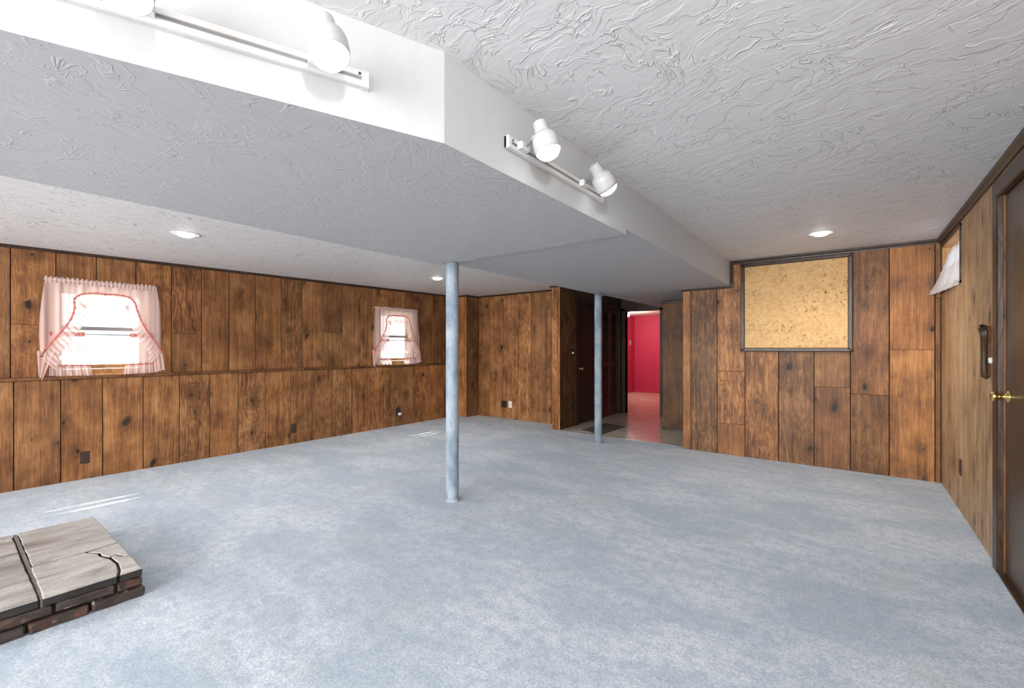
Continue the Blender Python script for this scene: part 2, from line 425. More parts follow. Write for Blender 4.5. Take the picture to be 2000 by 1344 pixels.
def grid(bm, fn, nu, nv, mi=0):
    vs = [[bm.verts.new(fn(i/nu, j/nv)) for j in range(nv+1)] for i in range(nu+1)]
    for i in range(nu):
        for j in range(nv):
            bm.faces.new((vs[i][j], vs[i+1][j], vs[i+1][j+1], vs[i][j+1])).material_index = mi

# ------------------------------------------------------------------ setting: floors
bm = bmesh.new(); sbox(bm, -6.1, 0.9, -4.7, 5.90, -0.08, 0.0); sbox(bm, -6.1, -3.7, 5.90, 6.5, -0.08, 0.0)
struct(new_obj('floor', bm, M['carpet']), 'blue-grey wall-to-wall carpet with mottled wear')
bm = bmesh.new(); sbox(bm, -3.69, -1.6, 5.90, 8.35, -0.085, -0.006); sbox(bm, -5.3, -1.9, 8.35, 12.8, -0.085, -0.006)
struct(new_obj('floor', bm, M['vinyl']), 'glossy beige stone-pattern hall floor')

# ------------------------------------------------------------------ setting: ceilings and soffit
bm = bmesh.new(); sbox(bm, -3.9, 0.9, -4.7, 6.0, 2.31, 2.45)
struct(new_obj('ceiling', bm, M['ceil']), 'white trowel-textured ceiling on the right')
bm = bmesh.new()
def zl(y): return 2.195+0.011*y
for (x0, x1, y0, y1) in ((-6.15, -2.75, -4.7, 8.45),):
    vs = [bm.verts.new((x, y, z)) for x, y, z in ((x0, y0, zl(y0)), (x1, y0, zl(y0)), (x1, y1, zl(y1)), (x0, y1, zl(y1)), (x0, y0, 2.5), (x1, y0, 2.5), (x1, y1, 2.5), (x0, y1, 2.5))]
    for f in ((0, 1, 2, 3), (4, 5, 6, 7), (0, 1, 5, 4), (1, 2, 6, 5), (2, 3, 7, 6), (3, 0, 4, 7)): bm.faces.new([vs[i] for i in f])
struct(new_obj('ceiling', bm, M['ceil_left']), 'off-white textured ceiling on the left')
# dropped soffit: three levels, the near one bends where the fascia turns
SOF = [
    ('trim_1', [(-2.81, -1.2), (-2.03, -1.2), (-1.135, 1.09), (-1.13, 2.66), (-2.81, 2.66)], 1.99),
    ('trim_2', [(-2.81, 2.66), (-1.13, 2.66), (-1.155, 5.80), (-2.81, 5.80)], 2.02),
    ('trim_3', [(-2.81, 5.79), (-1.5, 5.79), (-1.5, 8.35), (-2.81, 8.35)], 2.03)]
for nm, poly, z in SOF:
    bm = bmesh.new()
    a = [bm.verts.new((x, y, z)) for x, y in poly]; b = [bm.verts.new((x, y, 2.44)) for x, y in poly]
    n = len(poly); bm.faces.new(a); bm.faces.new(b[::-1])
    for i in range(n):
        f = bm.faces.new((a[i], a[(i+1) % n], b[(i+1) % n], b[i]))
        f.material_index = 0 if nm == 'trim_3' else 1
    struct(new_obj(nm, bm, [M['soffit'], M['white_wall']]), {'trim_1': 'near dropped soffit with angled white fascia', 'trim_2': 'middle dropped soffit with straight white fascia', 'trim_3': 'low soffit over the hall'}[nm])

# ------------------------------------------------------------------ setting: walls with planks
def tone(v, warm=0.0):
    return (v*(1+warm*0.35), v, v*(1-warm*0.55))
def wall(name, label, fr, u0, u1, z0, z1, holes=(), thick=0.12, mat=None):
    """solid backing behind the boards, with openings"""
    bm = bmesh.new(); g = 0.016
    us = sorted({u0, u1, *[h[0] for h in holes], *[h[1] for h in holes]})
    zs = sorted({z0, z1, *[h[2] for h in holes], *[h[3] for h in holes]})
    for i in range(len(us)-1):
        for j in range(len(zs)-1):
            cu, cz = (us[i]+us[i+1])/2, (zs[j]+zs[j+1])/2
            if any(h[0] < cu < h[1] and h[2] < cz < h[3] for h in holes): continue
            fbox(bm, fr, us[i], us[i+1], zs[j], zs[j+1], -thick, -g, 0.0)
    return struct(new_obj(name, bm, mat or M['gap']), label)
def plank(fr, parent, u0, u1, z0, z1, col, mat, ztop=None, hole=None, d=0.0, gap=0.007):
    """one board; ztop=(za,zb) slanting top; hole=(u0,u1,z1) cut up from the bottom"""
    a, b = u0+gap/2, u1-gap/2
    za, zb = ztop if ztop else (z1, z1)
    dd = d + random.uniform(-0.0015, 0.0015)
    polys = [[(a, z0), (b, z0), (b, zb), (a, za)]]
    if hole:
        h0, h1, hz = hole
        if h0 <= a and h1 >= b: polys = [[(a, hz), (b, hz), (b, zb), (a, za)]]
        elif a < h0 < b: polys = [[(a, z0), (h0, z0), (h0, hz), (b, hz), (b, zb), (a, za)]]
        elif a < h1 < b: polys = [[(a, hz), (h1, hz), (h1, z0), (b, z0), (b, zb), (a, za)]]
    bm = bmesh.new()
    for p in polys: prism(bm, fr, p, -0.016, dd, 0.0022)
    return new_obj('plank', bm, mat, parent, color=col)
def seam_plank(fr, parent, u0, u1, z0, z1, zs, col, mat, **k):
    zs = [z0]+list(zs)+[z1]
    for i in range(len(zs)-1):
        c = tuple(x*random.uniform(0.93, 1.07) for x in col)
        kk = dict(k)
        if i < len(zs)-2: kk.pop('ztop', None)
        plank(fr, parent, u0, u1, zs[i]+(0.001 if i else 0), zs[i+1]-(0.001 if i < len(zs)-2 else 0), c, mat, **kk)

W1 = (0.70, 1.40, 1.02, 1.875); W2 = (4.32, 4.98, 1.02, 1.875)
LEDGE = 1.005
wl = wall('wall_left', 'knotty plank wall on the left, upper and lower boards', FA, -4.7, 6.45, 0.0, 2.45, [W1, W2], thick=0.16)
up = [-4.7, -3.7, -2.7, -1.7, -1.4, -1.1, -0.8, -0.5, -0.2, 0.11, 0.418, 0.704, 0.986, 1.295, 1.6, 1.887, 2.174, 2.475, 2.792, 3.073, 3.362, 3.673, 3.974, 4.259, 4.534, 4.848, 5.149, 5.446, 5.70, 6.0]
uc = [.8]*9+[.80, .95, .9, .95, 1.0, .78, .76, .82, .85, .72, .95, .78, .92, 1.05, 1.0, .95, .98, .80, .72, .8]
seams = {10: 1.49, 14: 1.44, 20: 1.5}
for i in range(len(up)-1):
    hole = None
    for W in (W1, W2):
        if up[i] < W[1] and up[i+1] > W[0]: hole = (W[0], W[1], W[3])
    col = tone(uc[i]*random.uniform(0.95, 1.05), random.uniform(0, 0.25))
    zt = (zl(up[i])+0.02, zl(up[i+1])+0.02)
    if i in seams: seam_plank(FA, wl, up[i], up[i+1], LEDGE, zt[1], [seams[i]], col, M['wood'], ztop=zt)
    else: plank(FA, wl, up[i], up[i+1], LEDGE, 0, col, M['wood'], ztop=zt, hole=hole)
lo = [-4.7, -3.7, -2.7, -1.7, -1.4, -1.1, -.8, -.5, -.18, 0.13, 0.435, 0.731, 1.025, 1.345, 1.664, 1.956, 2.254, 2.572, 2.893, 3.19, 3.487, 3.808, 4.128, 4.414, 4.709, 5.024, 5.349, 5.68, 6.0]
lc = [.8]*9+[.75, .88, .85, 1.0, 1.0, .85, .95, .98, .85, .9, .88, .8, .85, .95, .8, .8, .95, .95, .85]
for i in range(len(lo)-1):
    plank(FAL, wl, lo[i], lo[i+1], 0.0, LEDGE-0.03, tone(lc[i]*random.uniform(0.95, 1.05), random.uniform(0, 0.25)), M['wood'])
bm = bmesh.new(); fbox(bm, FAL, -4.7, 6.0, 0.0, LEDGE-0.03, -0.10, -0.016, 0.0)
new_obj('furring', bm, M['gap'], wl)
tag(fbo('ledge', FA, -4.7, 5.985, LEDGE-0.028, LEDGE, 0.0, 0.062, M['wood'], wl, 0.004, color=(0.5, 0.45, 0.42)), 'brown ledge rail running along the wall under the windows')

# corner box, back-left wall
wc = wall('wall_corner', 'boxed corner post of orange boards', Frame((0, 5.99, 0), (1, 0, 0), (0, -1, 0)), -5.96, -5.68, 0, 2.45, thick=0.5)
FX = Frame((0, 5.99, 0), (1, 0, 0), (0, -1, 0)); FX2 = Frame((-5.66, 0, 0), (0, 1, 0), (1, 0, 0))
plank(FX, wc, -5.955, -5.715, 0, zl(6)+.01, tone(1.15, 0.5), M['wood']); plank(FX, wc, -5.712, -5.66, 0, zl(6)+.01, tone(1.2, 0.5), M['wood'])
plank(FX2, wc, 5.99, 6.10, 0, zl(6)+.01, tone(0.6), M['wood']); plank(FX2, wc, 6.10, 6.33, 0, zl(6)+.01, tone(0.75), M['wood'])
wb = wall('wall_back_left', 'plank wall at the back left', FB1, -5.7, -3.7, 0, 2.45)
b1 = [-5.66, -5.385, -5.06, -4.721, -4.427, -4.13, -4.02, -3.78]; bc = [.8, 1.0, 1.12, 1.15, .9, .98, .9]
for i in range(7): plank(FB1, wb, b1[i], b1[i+1], 0, zl(6.3)+.02, tone(bc[i], 0.15), M['wood'])

# hall left wall with post, door, louvred closet
DH1 = (6.56, 7.27, -0.01, 2.04); DH2 = (7.50, 8.20, -0.01, 2.04)
wh = wall('wall_hall_left', 'dark plank wall along the hall', FH, 5.98, 8.42, -0.05, 2.45, [DH1, DH2])
bm = bmesh.new(); sbox(bm, -5.6, -3.80, 6.47, 8.36, -.05, 2.45); new_obj('leak_block', bm, M['gap'], wh)  # unseen block added behind the doors to keep stray light out
FHE = Frame((0, 5.95, 0), (1, 0, 0), (0, -1, 0))
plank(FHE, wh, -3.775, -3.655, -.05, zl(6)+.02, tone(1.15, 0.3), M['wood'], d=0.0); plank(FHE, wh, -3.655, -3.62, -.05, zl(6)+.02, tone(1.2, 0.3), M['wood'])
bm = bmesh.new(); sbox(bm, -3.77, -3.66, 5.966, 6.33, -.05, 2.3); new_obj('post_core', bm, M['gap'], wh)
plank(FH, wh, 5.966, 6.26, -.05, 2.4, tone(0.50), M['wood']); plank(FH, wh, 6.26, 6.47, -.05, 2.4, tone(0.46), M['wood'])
plank(FH, wh, 7.36, 7.41, -.05, 2.4, tone(0.9), M['wood_dark'])
fbo('header_board', FH, 6.475, 8.3, 2.12, 2.42, -0.016, 0.0, M['wood_dark'], wh, color=(1.3, 1.3, 1.3))
wyd = wall('wall_hall_end', 'dark hall end wall with the doorway', FY, -3.7, -2.3, -0.05, 2.45, [(-3.55, -2.862, -0.1, 2.0)], mat=M['wood_dark'])
for nm, a in (('casing', (-3.62, -3.55, -0.01, 2.05)), ('casing', (-2.862, -2.80, -0.01, 2.05)), ('head_casing', (-3.62, -2.80, 2.0, 2.07))):
    fbo(nm, FY, *a, -0.12, 0.012, M['trim'], wyd)
wp = wall('wall_hall_right', 'dark knotty boards right of the hall', FP, -2.375, -1.6, -0.05, 2.45, thick=1.29)
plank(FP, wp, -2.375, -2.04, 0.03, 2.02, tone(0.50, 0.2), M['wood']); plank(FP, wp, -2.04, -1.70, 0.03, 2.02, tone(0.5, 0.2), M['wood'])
fbo('shoe_moulding', FP, -2.38, -1.68, -0.006, 0.035, -0.01, 0.008, M['trim'], wp)
fbo('top_moulding', FP, -2.385, -1.68, 1.975, 2.012, -0.01, 0.012, M['trim'], wp)
bm = bmesh.new(); sbox(bm, -2.36, -2.0, 7.03, 8.3, 0, 2.4); new_obj('return_core', bm, M['wood_dark'], wp)

# back wall B with corkboard
wB = wall('wall_back', 'wide knotty plank wall at the back right', FB, -1.68, 0.8, 0.0, 2.45)
xb = [-1.706, -1.609, -1.298, -0.996, -0.656, -0.325, -0.013, 0.295, 0.627, 0.668]
cb = [tone(1.1, 0.3), tone(0.62), tone(1.0, 0.3), tone(0.85, 0.3), tone(0.68, 0.1), tone(0.78, 0.3), tone(0.66, 0.3), tone(1.15, 0.45), tone(0.85, 0.3)]
sm = {2: [0.37, 0.99], 6: [0.80], 7: [1.26], 5: [0.86], 8: [1.3, 1.75]}
for i in range(9):
    top = 2.02 if xb[i+1] < -1.25 else 2.31
    if i == 2:
        plank(FB, wB, xb[i], xb[i+1], 0.0, 0.371, cb[i], M['wood']); plank(FB, wB, xb[i], xb[i+1], 0.373, 1.0, cb[i], M['wood'])
        bm = bmesh.new(); a, b = xb[i]+.0015, xb[i+1]-.0015
        prism(bm, FB, [(a, 1.002), (b, 1.002), (b, 2.31), (-1.15, 2.31), (-1.15, 2.02), (a, 2.02)], -0.016, 0.0, 0.002)
        new_obj('plank', bm, M['wood'], wB, color=tone(1.0, 0.25))
    elif i in sm: seam_plank(FB, wB, xb[i], xb[i+1], 0, top, sm[i], cb[i], M['wood'])
    else: plank(FB, wB, xb[i], xb[i+1], 0, top, cb[i], M['wood'])
# the end of wall B that turns into the hall
bm = bmesh.new(); sbox(bm, -1.69, -1.6, 5.80, 7.05, 0, 2.3); new_obj('return_core', bm, M['wood_dark'], wB)

# right wall C with window and door
WC = (4.85, 5.75, 1.80, 2.225); DC = (2.80, 3.66, -0.02, 2.13)
wC = wall('wall_right', 'pale plank wall on the right', FC, -4.7, 5.9, 0, 2.45, [WC, DC], thick=0.16)
yc = [3.755, 3.98, 4.17, 4.32, 4.476, 4.65, 4.829, 5.04, 5.263, 5.52, 5.788]
for i in range(len(yc)-1):
    c = tone(random.uniform(0.8, 0.98), random.uniform(0, 0.15))
    if yc[i+1] > WC[0]+0.01:
        a, b = max(yc[i], 0), yc[i+1]
        plank(FC, wC, a, b, 0, WC[2], c, M['wood_pale']); plank(FC, wC, a, b, WC[3], 2.31, c, M['wood_pale'])
    else: plank(FC, wC, yc[i], yc[i+1], 0, 2.31, c, M['wood_pale'])
plank(FC, wC, 2.70, 3.755, 2.20, 2.31, tone(0.8), M['wood_pale'])
y = -4.7
while y < 2.6:
    plank(FC, wC, y, min(y+0.3, 2.70), 0, 2.31, tone(0.8), M['wood_pale']); y += 0.3
# wall behind the camera
bm = bmesh.new(); sbox(bm, -6.15, 0.9, -4.85, -4.7, 0, 2.45)
struct(new_obj('wall_front', bm, M['white_wall']), 'plain white wall behind the viewer')

# cornices
def cornice(name, fr, u0, u1, z0, z1, label, h=0.035, d=0.018):
    bm = bmesh.new()
    sec = [(0, 0), (d*0.45, 0.0), (d*0.6, h*0.3), (d, h*0.55), (d, h), (0, h)]
    a = [bm.verts.new(fr.p(u0, z0-h+q[1], q[0])) for q in sec]; b = [bm.verts.new(fr.p(u1, z1-h+q[1], q[0])) for q in sec]
    n = len(sec); bm.faces.new(a); bm.faces.new(b[::-1])
    for i in range(n): bm.faces.new((a[i], a[(i+1) % n], b[(i+1) % n], b[i]))
    return struct(new_obj(name, bm, M['trim']), label)
cornice('trim_4', FA, -4.7, 5.98, zl(-4.7), zl(5.98), 'thin dark cornice of the left wall', 0.03)
cornice('trim_5', FX, -5.96, -5.655, zl(6), zl(6), 'dark cornice of the corner post', 0.03)
cornice('trim_6', FX2, 5.99, 6.33, zl(6.1), zl(6.3), 'dark cornice of the corner post side', 0.03)
cornice('trim_7', FB1, -5.66, -3.78, zl(6.33), zl(6.33), 'dark cornice of the back left wall', 0.03)
cornice('trim_8', FB, -1.125, 0.67, 2.31, 2.31, 'dark cornice above the corkboard', 0.045)
cornice('trim_9', FB, -1.72, -1.125, 2.02, 2.02, 'dark cornice under the soffit', 0.03)
struct(fbo('trim_10', FB, -1.15, -1.118, 1.992, 2.31, -0.01, 0.016, M['trim']), 'short upright trim beside the fascia')
cornice('trim_11', FC, -4.7, 5.79, 2.31, 2.31, 'dark cornice of the right wall', 0.055, 0.03)
cornice('trim_12', FHE, -3.80, -3.615, zl(6), zl(6), 'dark cornice on the hall post', 0.03)

# ------------------------------------------------------------------ doors
def door_right():
    d = struct(fbo('door_3', FC, 2.805, 3.652, 0.012, 2.125, -0.05, -0.012, M['door'], ch=0.002), 'dark flush wooden door with a brass knob, on the right edge')
    fr = empty('frame', (0.67, 3.66, 0)); fr.parent = d; fr.location = Vector((0.67, 3.66, 0))-parent_world(d)
    bm = bmesh.new()
    fbox(bm, FC, 3.655, 3.752, 0.0, 2.22, -0.13, 0.022, 0.006)
    fbox(bm, FC, 2.71, 2.806, 0.0, 2.22, -0.13, 0.022, 0.006)
    o = new_obj('casing', bm, M['trim'], d)
    fbo('head_casing', FC, 2.71, 3.752, 2.13, 2.222, -0.13, 0.023, M['trim'], d, 0.006)
    fbo('stop_moulding', FC, 3.647, 3.656, 0.0, 2.128, -0.03, -0.004, M['wood'], d, 0.003, color=(0.8, 0.7, 0.6))
    D.objects.remove(fr)
    # knob
    bm = bmesh.new(); c = FC.p(3.585, 1.005, -0.014)
    lathe(bm, [(0.033, 0), (0.034, 0.004), (0.030, 0.009), (0.016, 0.012), (0.013, 0.020), (0.012, 0.034), (0.017, 0.040), (0.026, 0.048), (0.0275, 0.060), (0.024, 0.069), (0.016, 0.072), (0.006, 0.070)], c, (-1, 0, 0), 28)
    tag(new_obj('door_handle', bm, M['brass'], d, smooth=True), 'round brass knob')
    struct(fbo('trim_13', FC, 2.80, 3.66, 0.0, 0.012, -0.10, 0.02, M['trim']), 'dark threshold under the right-hand door')
door_right()
def door_hall():
    d = struct(fbo('door_1', FH, 6.565, 7.265, 0.005, 2.035, -0.05, -0.018, M['wood_dark'], ch=0.002, color=(0.75, 0.75, 0.75)), 'dark brown flush hall door with a small brass knob')
    bm = bmesh.new(); fbox(bm, FH, 6.475, 6.56, -.04, 2.12, -0.1, 0.012, 0.004); fbox(bm, FH, 7.27, 7.355, -.04, 2.12, -0.1, 0.012, 0.004); fbox(bm, FH, 6.475, 7.355, 2.04, 2.12, -0.1, 0.0125, 0.004)
    new_obj('casing', bm, M['wood_dark'], d, color=(1.0, 1.0, 1.0))
    tag(fbo('hinge_edge', FH, 6.556, 6.566, 0, 2.035, -0.05, -0.004, M['metal'], d, 0.001), 'worn pale edge of the door')
    bm = bmesh.new(); lathe(bm, [(0.026, 0), (0.026, 0.006), (0.010, 0.010), (0.010, 0.03), (0.022, 0.038), (0.025, 0.052), (0.015, 0.062), (0.002, 0.063)], FH.p(6.66, 0.93, -0.018), (1, 0, 0), 20)
    new_obj('door_handle', bm, M['brass'], d, smooth=True)
door_hall()
def closet():
    d = empty('door_2', FH.p(7.5, 0, -0.03)); struct(d, 'dark louvred closet door near the pink room')
    y0, y1 = 7.50, 8.20
    mid = (y0+y1)/2
    def child(nm, *a, **k):
        return fbo(nm, FH, *a, M['wood_dark'], d, **k)
    for a, b in ((y0, mid), (mid, y1)):
        child('stile', a+.003, a+.055, 0.01, 2.035, -0.045, -0.015, color=(1.25,)*3); child('stile', b-.055, b-.003, 0.01, 2.035, -0.045, -0.015, color=(1.25,)*3)
        for z0, z1 in ((0.01, 0.14), (0.93, 1.01), (1.94, 2.035)): child('rail', a+.055, b-.055, z0, z1, -0.044, -0.016, color=(1.25,)*3)
        for z0, z1 in ((0.14, 0.93), (1.01, 1.94)):
            n = int((z1-z0)/0.034)
            for k in range(n):
                z = z0+(k+0.5)*(z1-z0)/n
                bm = bmesh.new()
                q = [(-0.044, z+0.017), (-0.038, z+0.020), (-0.016, z-0.016), (-0.022, z-0.019)]
                A = [bm.verts.new(FH.p(a+.05, zz, dd)) for dd, zz in q]; B = [bm.verts.new(FH.p(b-.05, zz, dd)) for dd, zz in q]
                bm.faces.new(A); bm.faces.new(B[::-1])
                for i in range(4): bm.faces.new((A[i], A[(i+1) % 4], B[(i+1) % 4], B[i]))
                new_obj('slat', bm, M['wood_dark'], d)
    bm = bmesh.new(); fbox(bm, FH, 7.42, 7.497, -.04, 2.12, -0.1, 0.012, 0.004); fbox(bm, FH, 8.203, 8.29, -.04, 2.12, -0.1, 0.012, 0.004); fbox(bm, FH, 7.42, 8.29, 2.04, 2.12, -0.1, 0.0125, 0.004)
    new_obj('casing', bm, M['wood_dark'], d)
closet()

# ------------------------------------------------------------------ pink room beyond
PZ = 2.22
bm = bmesh.new()
sbox(bm, -5.25, -2.0, 12.6, 12.75, -.05, 2.4)
struct(new_obj('wall_far_pink', bm, M['pink']), 'bright pink end wall of the far room')
bm = bmesh.new(); sbox(bm, -5.25, -5.10, 8.30, 12.6, -.05, 2.4); sbox(bm, -2.2, -2.0, 8.43, 12.6, -.05, 2.4); sbox(bm, -5.1, -3.72, 8.38, 8.5, -.05, 2.4)
struct(new_obj('wall_side_pink', bm, M['pink']), 'pink side walls of the far room')
bm = bmesh.new(); sbox(bm, -5.25, -2.0, 8.42, 12.75, PZ, 2.4)
struct(new_obj('ceiling', bm, M['pink_ceil']), 'cream ceiling of the pink room')
pl = empty('ceiling_lamp', (-4.62, 11.0, PZ), 'bare glowing bulb fixture on the pink room ceiling', 'lamp')
bm = bmesh.new(); lathe(bm, [(0.07, 0), (0.07, 0.012), (0.035, 0.022), (0.03, 0.045)], (-4.62, 11.0, PZ), (0, 0, -1), 20)
new_obj('lamp_base', bm, M['white'], pl, smooth=True)
bm = bmesh.new(); lathe(bm, [(0.018, 0.045), (0.030, 0.065), (0.036, 0.085), (0.030, 0.105), (0.012, 0.118)], (-4.62, 11.0, PZ), (0, 0, -1), 16)
new_obj('bulb', bm, M['warm_bulb'], pl, smooth=True)
lamp('pink_room_light', 'POINT', (-4.62, 11.0, PZ-0.20), 17, (1, 0.88, 0.74), shadow_soft_size=0.05)

# ------------------------------------------------------------------ windows
def window_left(name, W, label):
    y0, y1, z0, z1 = W
    root = empty(name, FA.p((y0+y1)/2, z0, -0.1)); struct(root, label)
    R = lambda nm, *a, **k: fbo(nm, FA, *a, parent=root, **k)
    bm = bmesh.new()
    fbox(bm, FA, y0-.001, y0+.02, z0, z1, -0.18, 0.0, 0.001); fbox(bm, FA, y1-.02, y1+.001, z0, z1, -0.18, 0.0, 0.001)
    fbox(bm, FA, y0, y1, z1-.02, z1, -0.18, 0.0, 0.001)
    new_obj('reveal', bm, M['sill_wood'], root)
    R('window_sill', y0, y1, LEDGE-0.02, z0+0.002, -0.19, 0.002, M['sill_wood'])
    a, b = y0+.02, y1-.02; zm = 1.47
    R('sash_rail', a, b, z0, z0+0.045, -0.145, -0.10, M['sill_wood'])
    R('sash_rail', a, b, z0+0.050, z0+0.088, -0.15, -0.115, M['sill_wood'])
    R('meeting_rail', a, b, zm-0.016, zm+0.020, -0.16, -0.11, M['metal'])
    R('sash_rail', a, b, z1-.065, z1-.02, -0.16, -0.12, M['white'])
    for s0 in (a, b-.035): R('sash_stile', s0, s0+.035, z0+0.02, z1-.04, -0.155, -0.12, M['white'])
    R('pane', a+.02, b-.02, z0+.07, zm, -0.138, -0.134, M['glass'], ch=0.0)
    R('pane', a+.02, b-.02, zm, z1-.05, -0.148, -0.144, M['glass'], ch=0.0)
    return root
window_left('window_1', W1, 'left window of the left wall, white daylight outside')
window_left('window_2', W2, 'far window of the left wall, next to the blue post')
wr = empty('window_3', FC.p(5.3, 1.8, -0.1)); struct(wr, 'small high window in the right wall')
bm = bmesh.new()
for a in ((4.85, 4.868, 1.80, 2.225), (5.732, 5.75, 1.80, 2.225), (4.85, 5.75, 2.207, 2.226), (4.85, 5.75, 1.799, 1.818)):
    fbox(bm, FC, *a, -0.2, 0.0, 0.001)
new_obj('reveal', bm, M['sill_wood'], wr)
bm = bmesh.new()
for a in ((4.832, 4.852, 1.782, 2.243), (5.748, 5.768, 1.782, 2.243), (4.832, 5.768, 2.223, 2.244), (4.832, 5.768, 1.780, 1.801)):
    fbox(bm, FC, *a, -0.01, 0.008, 0.002)
new_obj('window_frame', bm, M['trim'], wr)
bm = bmesh.new()
for a in ((4.868, 4.90, 1.818, 2.207), (5.70, 5.732, 1.818, 2.207), (4.868, 5.732, 2.175, 2.207), (4.868, 5.732, 1.818, 1.85), (5.28, 5.32, 1.83, 2.2)):
    fbox(bm, FC, *a, -0.18, -0.15, 0.002)
new_obj('sash', bm, M['white'], wr)
fbo('pane', FC, 4.88, 5.72, 1.83, 2.19, -0.168, -0.164, M['glass'], wr, 0.0)

# outside: ground and unseen slotted sheets added to cut the sun into two thin strips
bm = bmesh.new(); sbox(bm, -30, -6.13, -20, 25, 0.80, 0.95); struct(new_obj('ground', bm, M['outside_wall']), 'pale ground outside the left windows')
def sun_slots(name, y0, y1, dx):
    r = empty(name, (-6.5, (y0+y1)/2, 2.3)); struct(r)
    te = math.tan(SUN_EL)
    # sun rays through world line (x, z) reach floor x_f where z = (x_f - x)*te
    zA = 2.45
    def xat(xf): return xf - zA/te
    cuts = [(-4.985+dx, -4.957+dx), (-4.848+dx, -4.815+dx)]
    xs = [xat(-5.9), xat(cuts[0][0]), xat(cuts[0][1]), xat(cuts[1][0]), xat(cuts[1][1]), -6.10]
    for a, b in ((xs[0], xs[1]), (xs[2], xs[3]), (xs[4], xs[5])):
        box('slat', a, b, y0, y1, zA, zA+0.004, M['outside_wall'], r)
sun_slots('sun_slots_1', 0.0, 2.4, 0.0); sun_slots('sun_slots_2', 3.7, 6.1, -0.12)

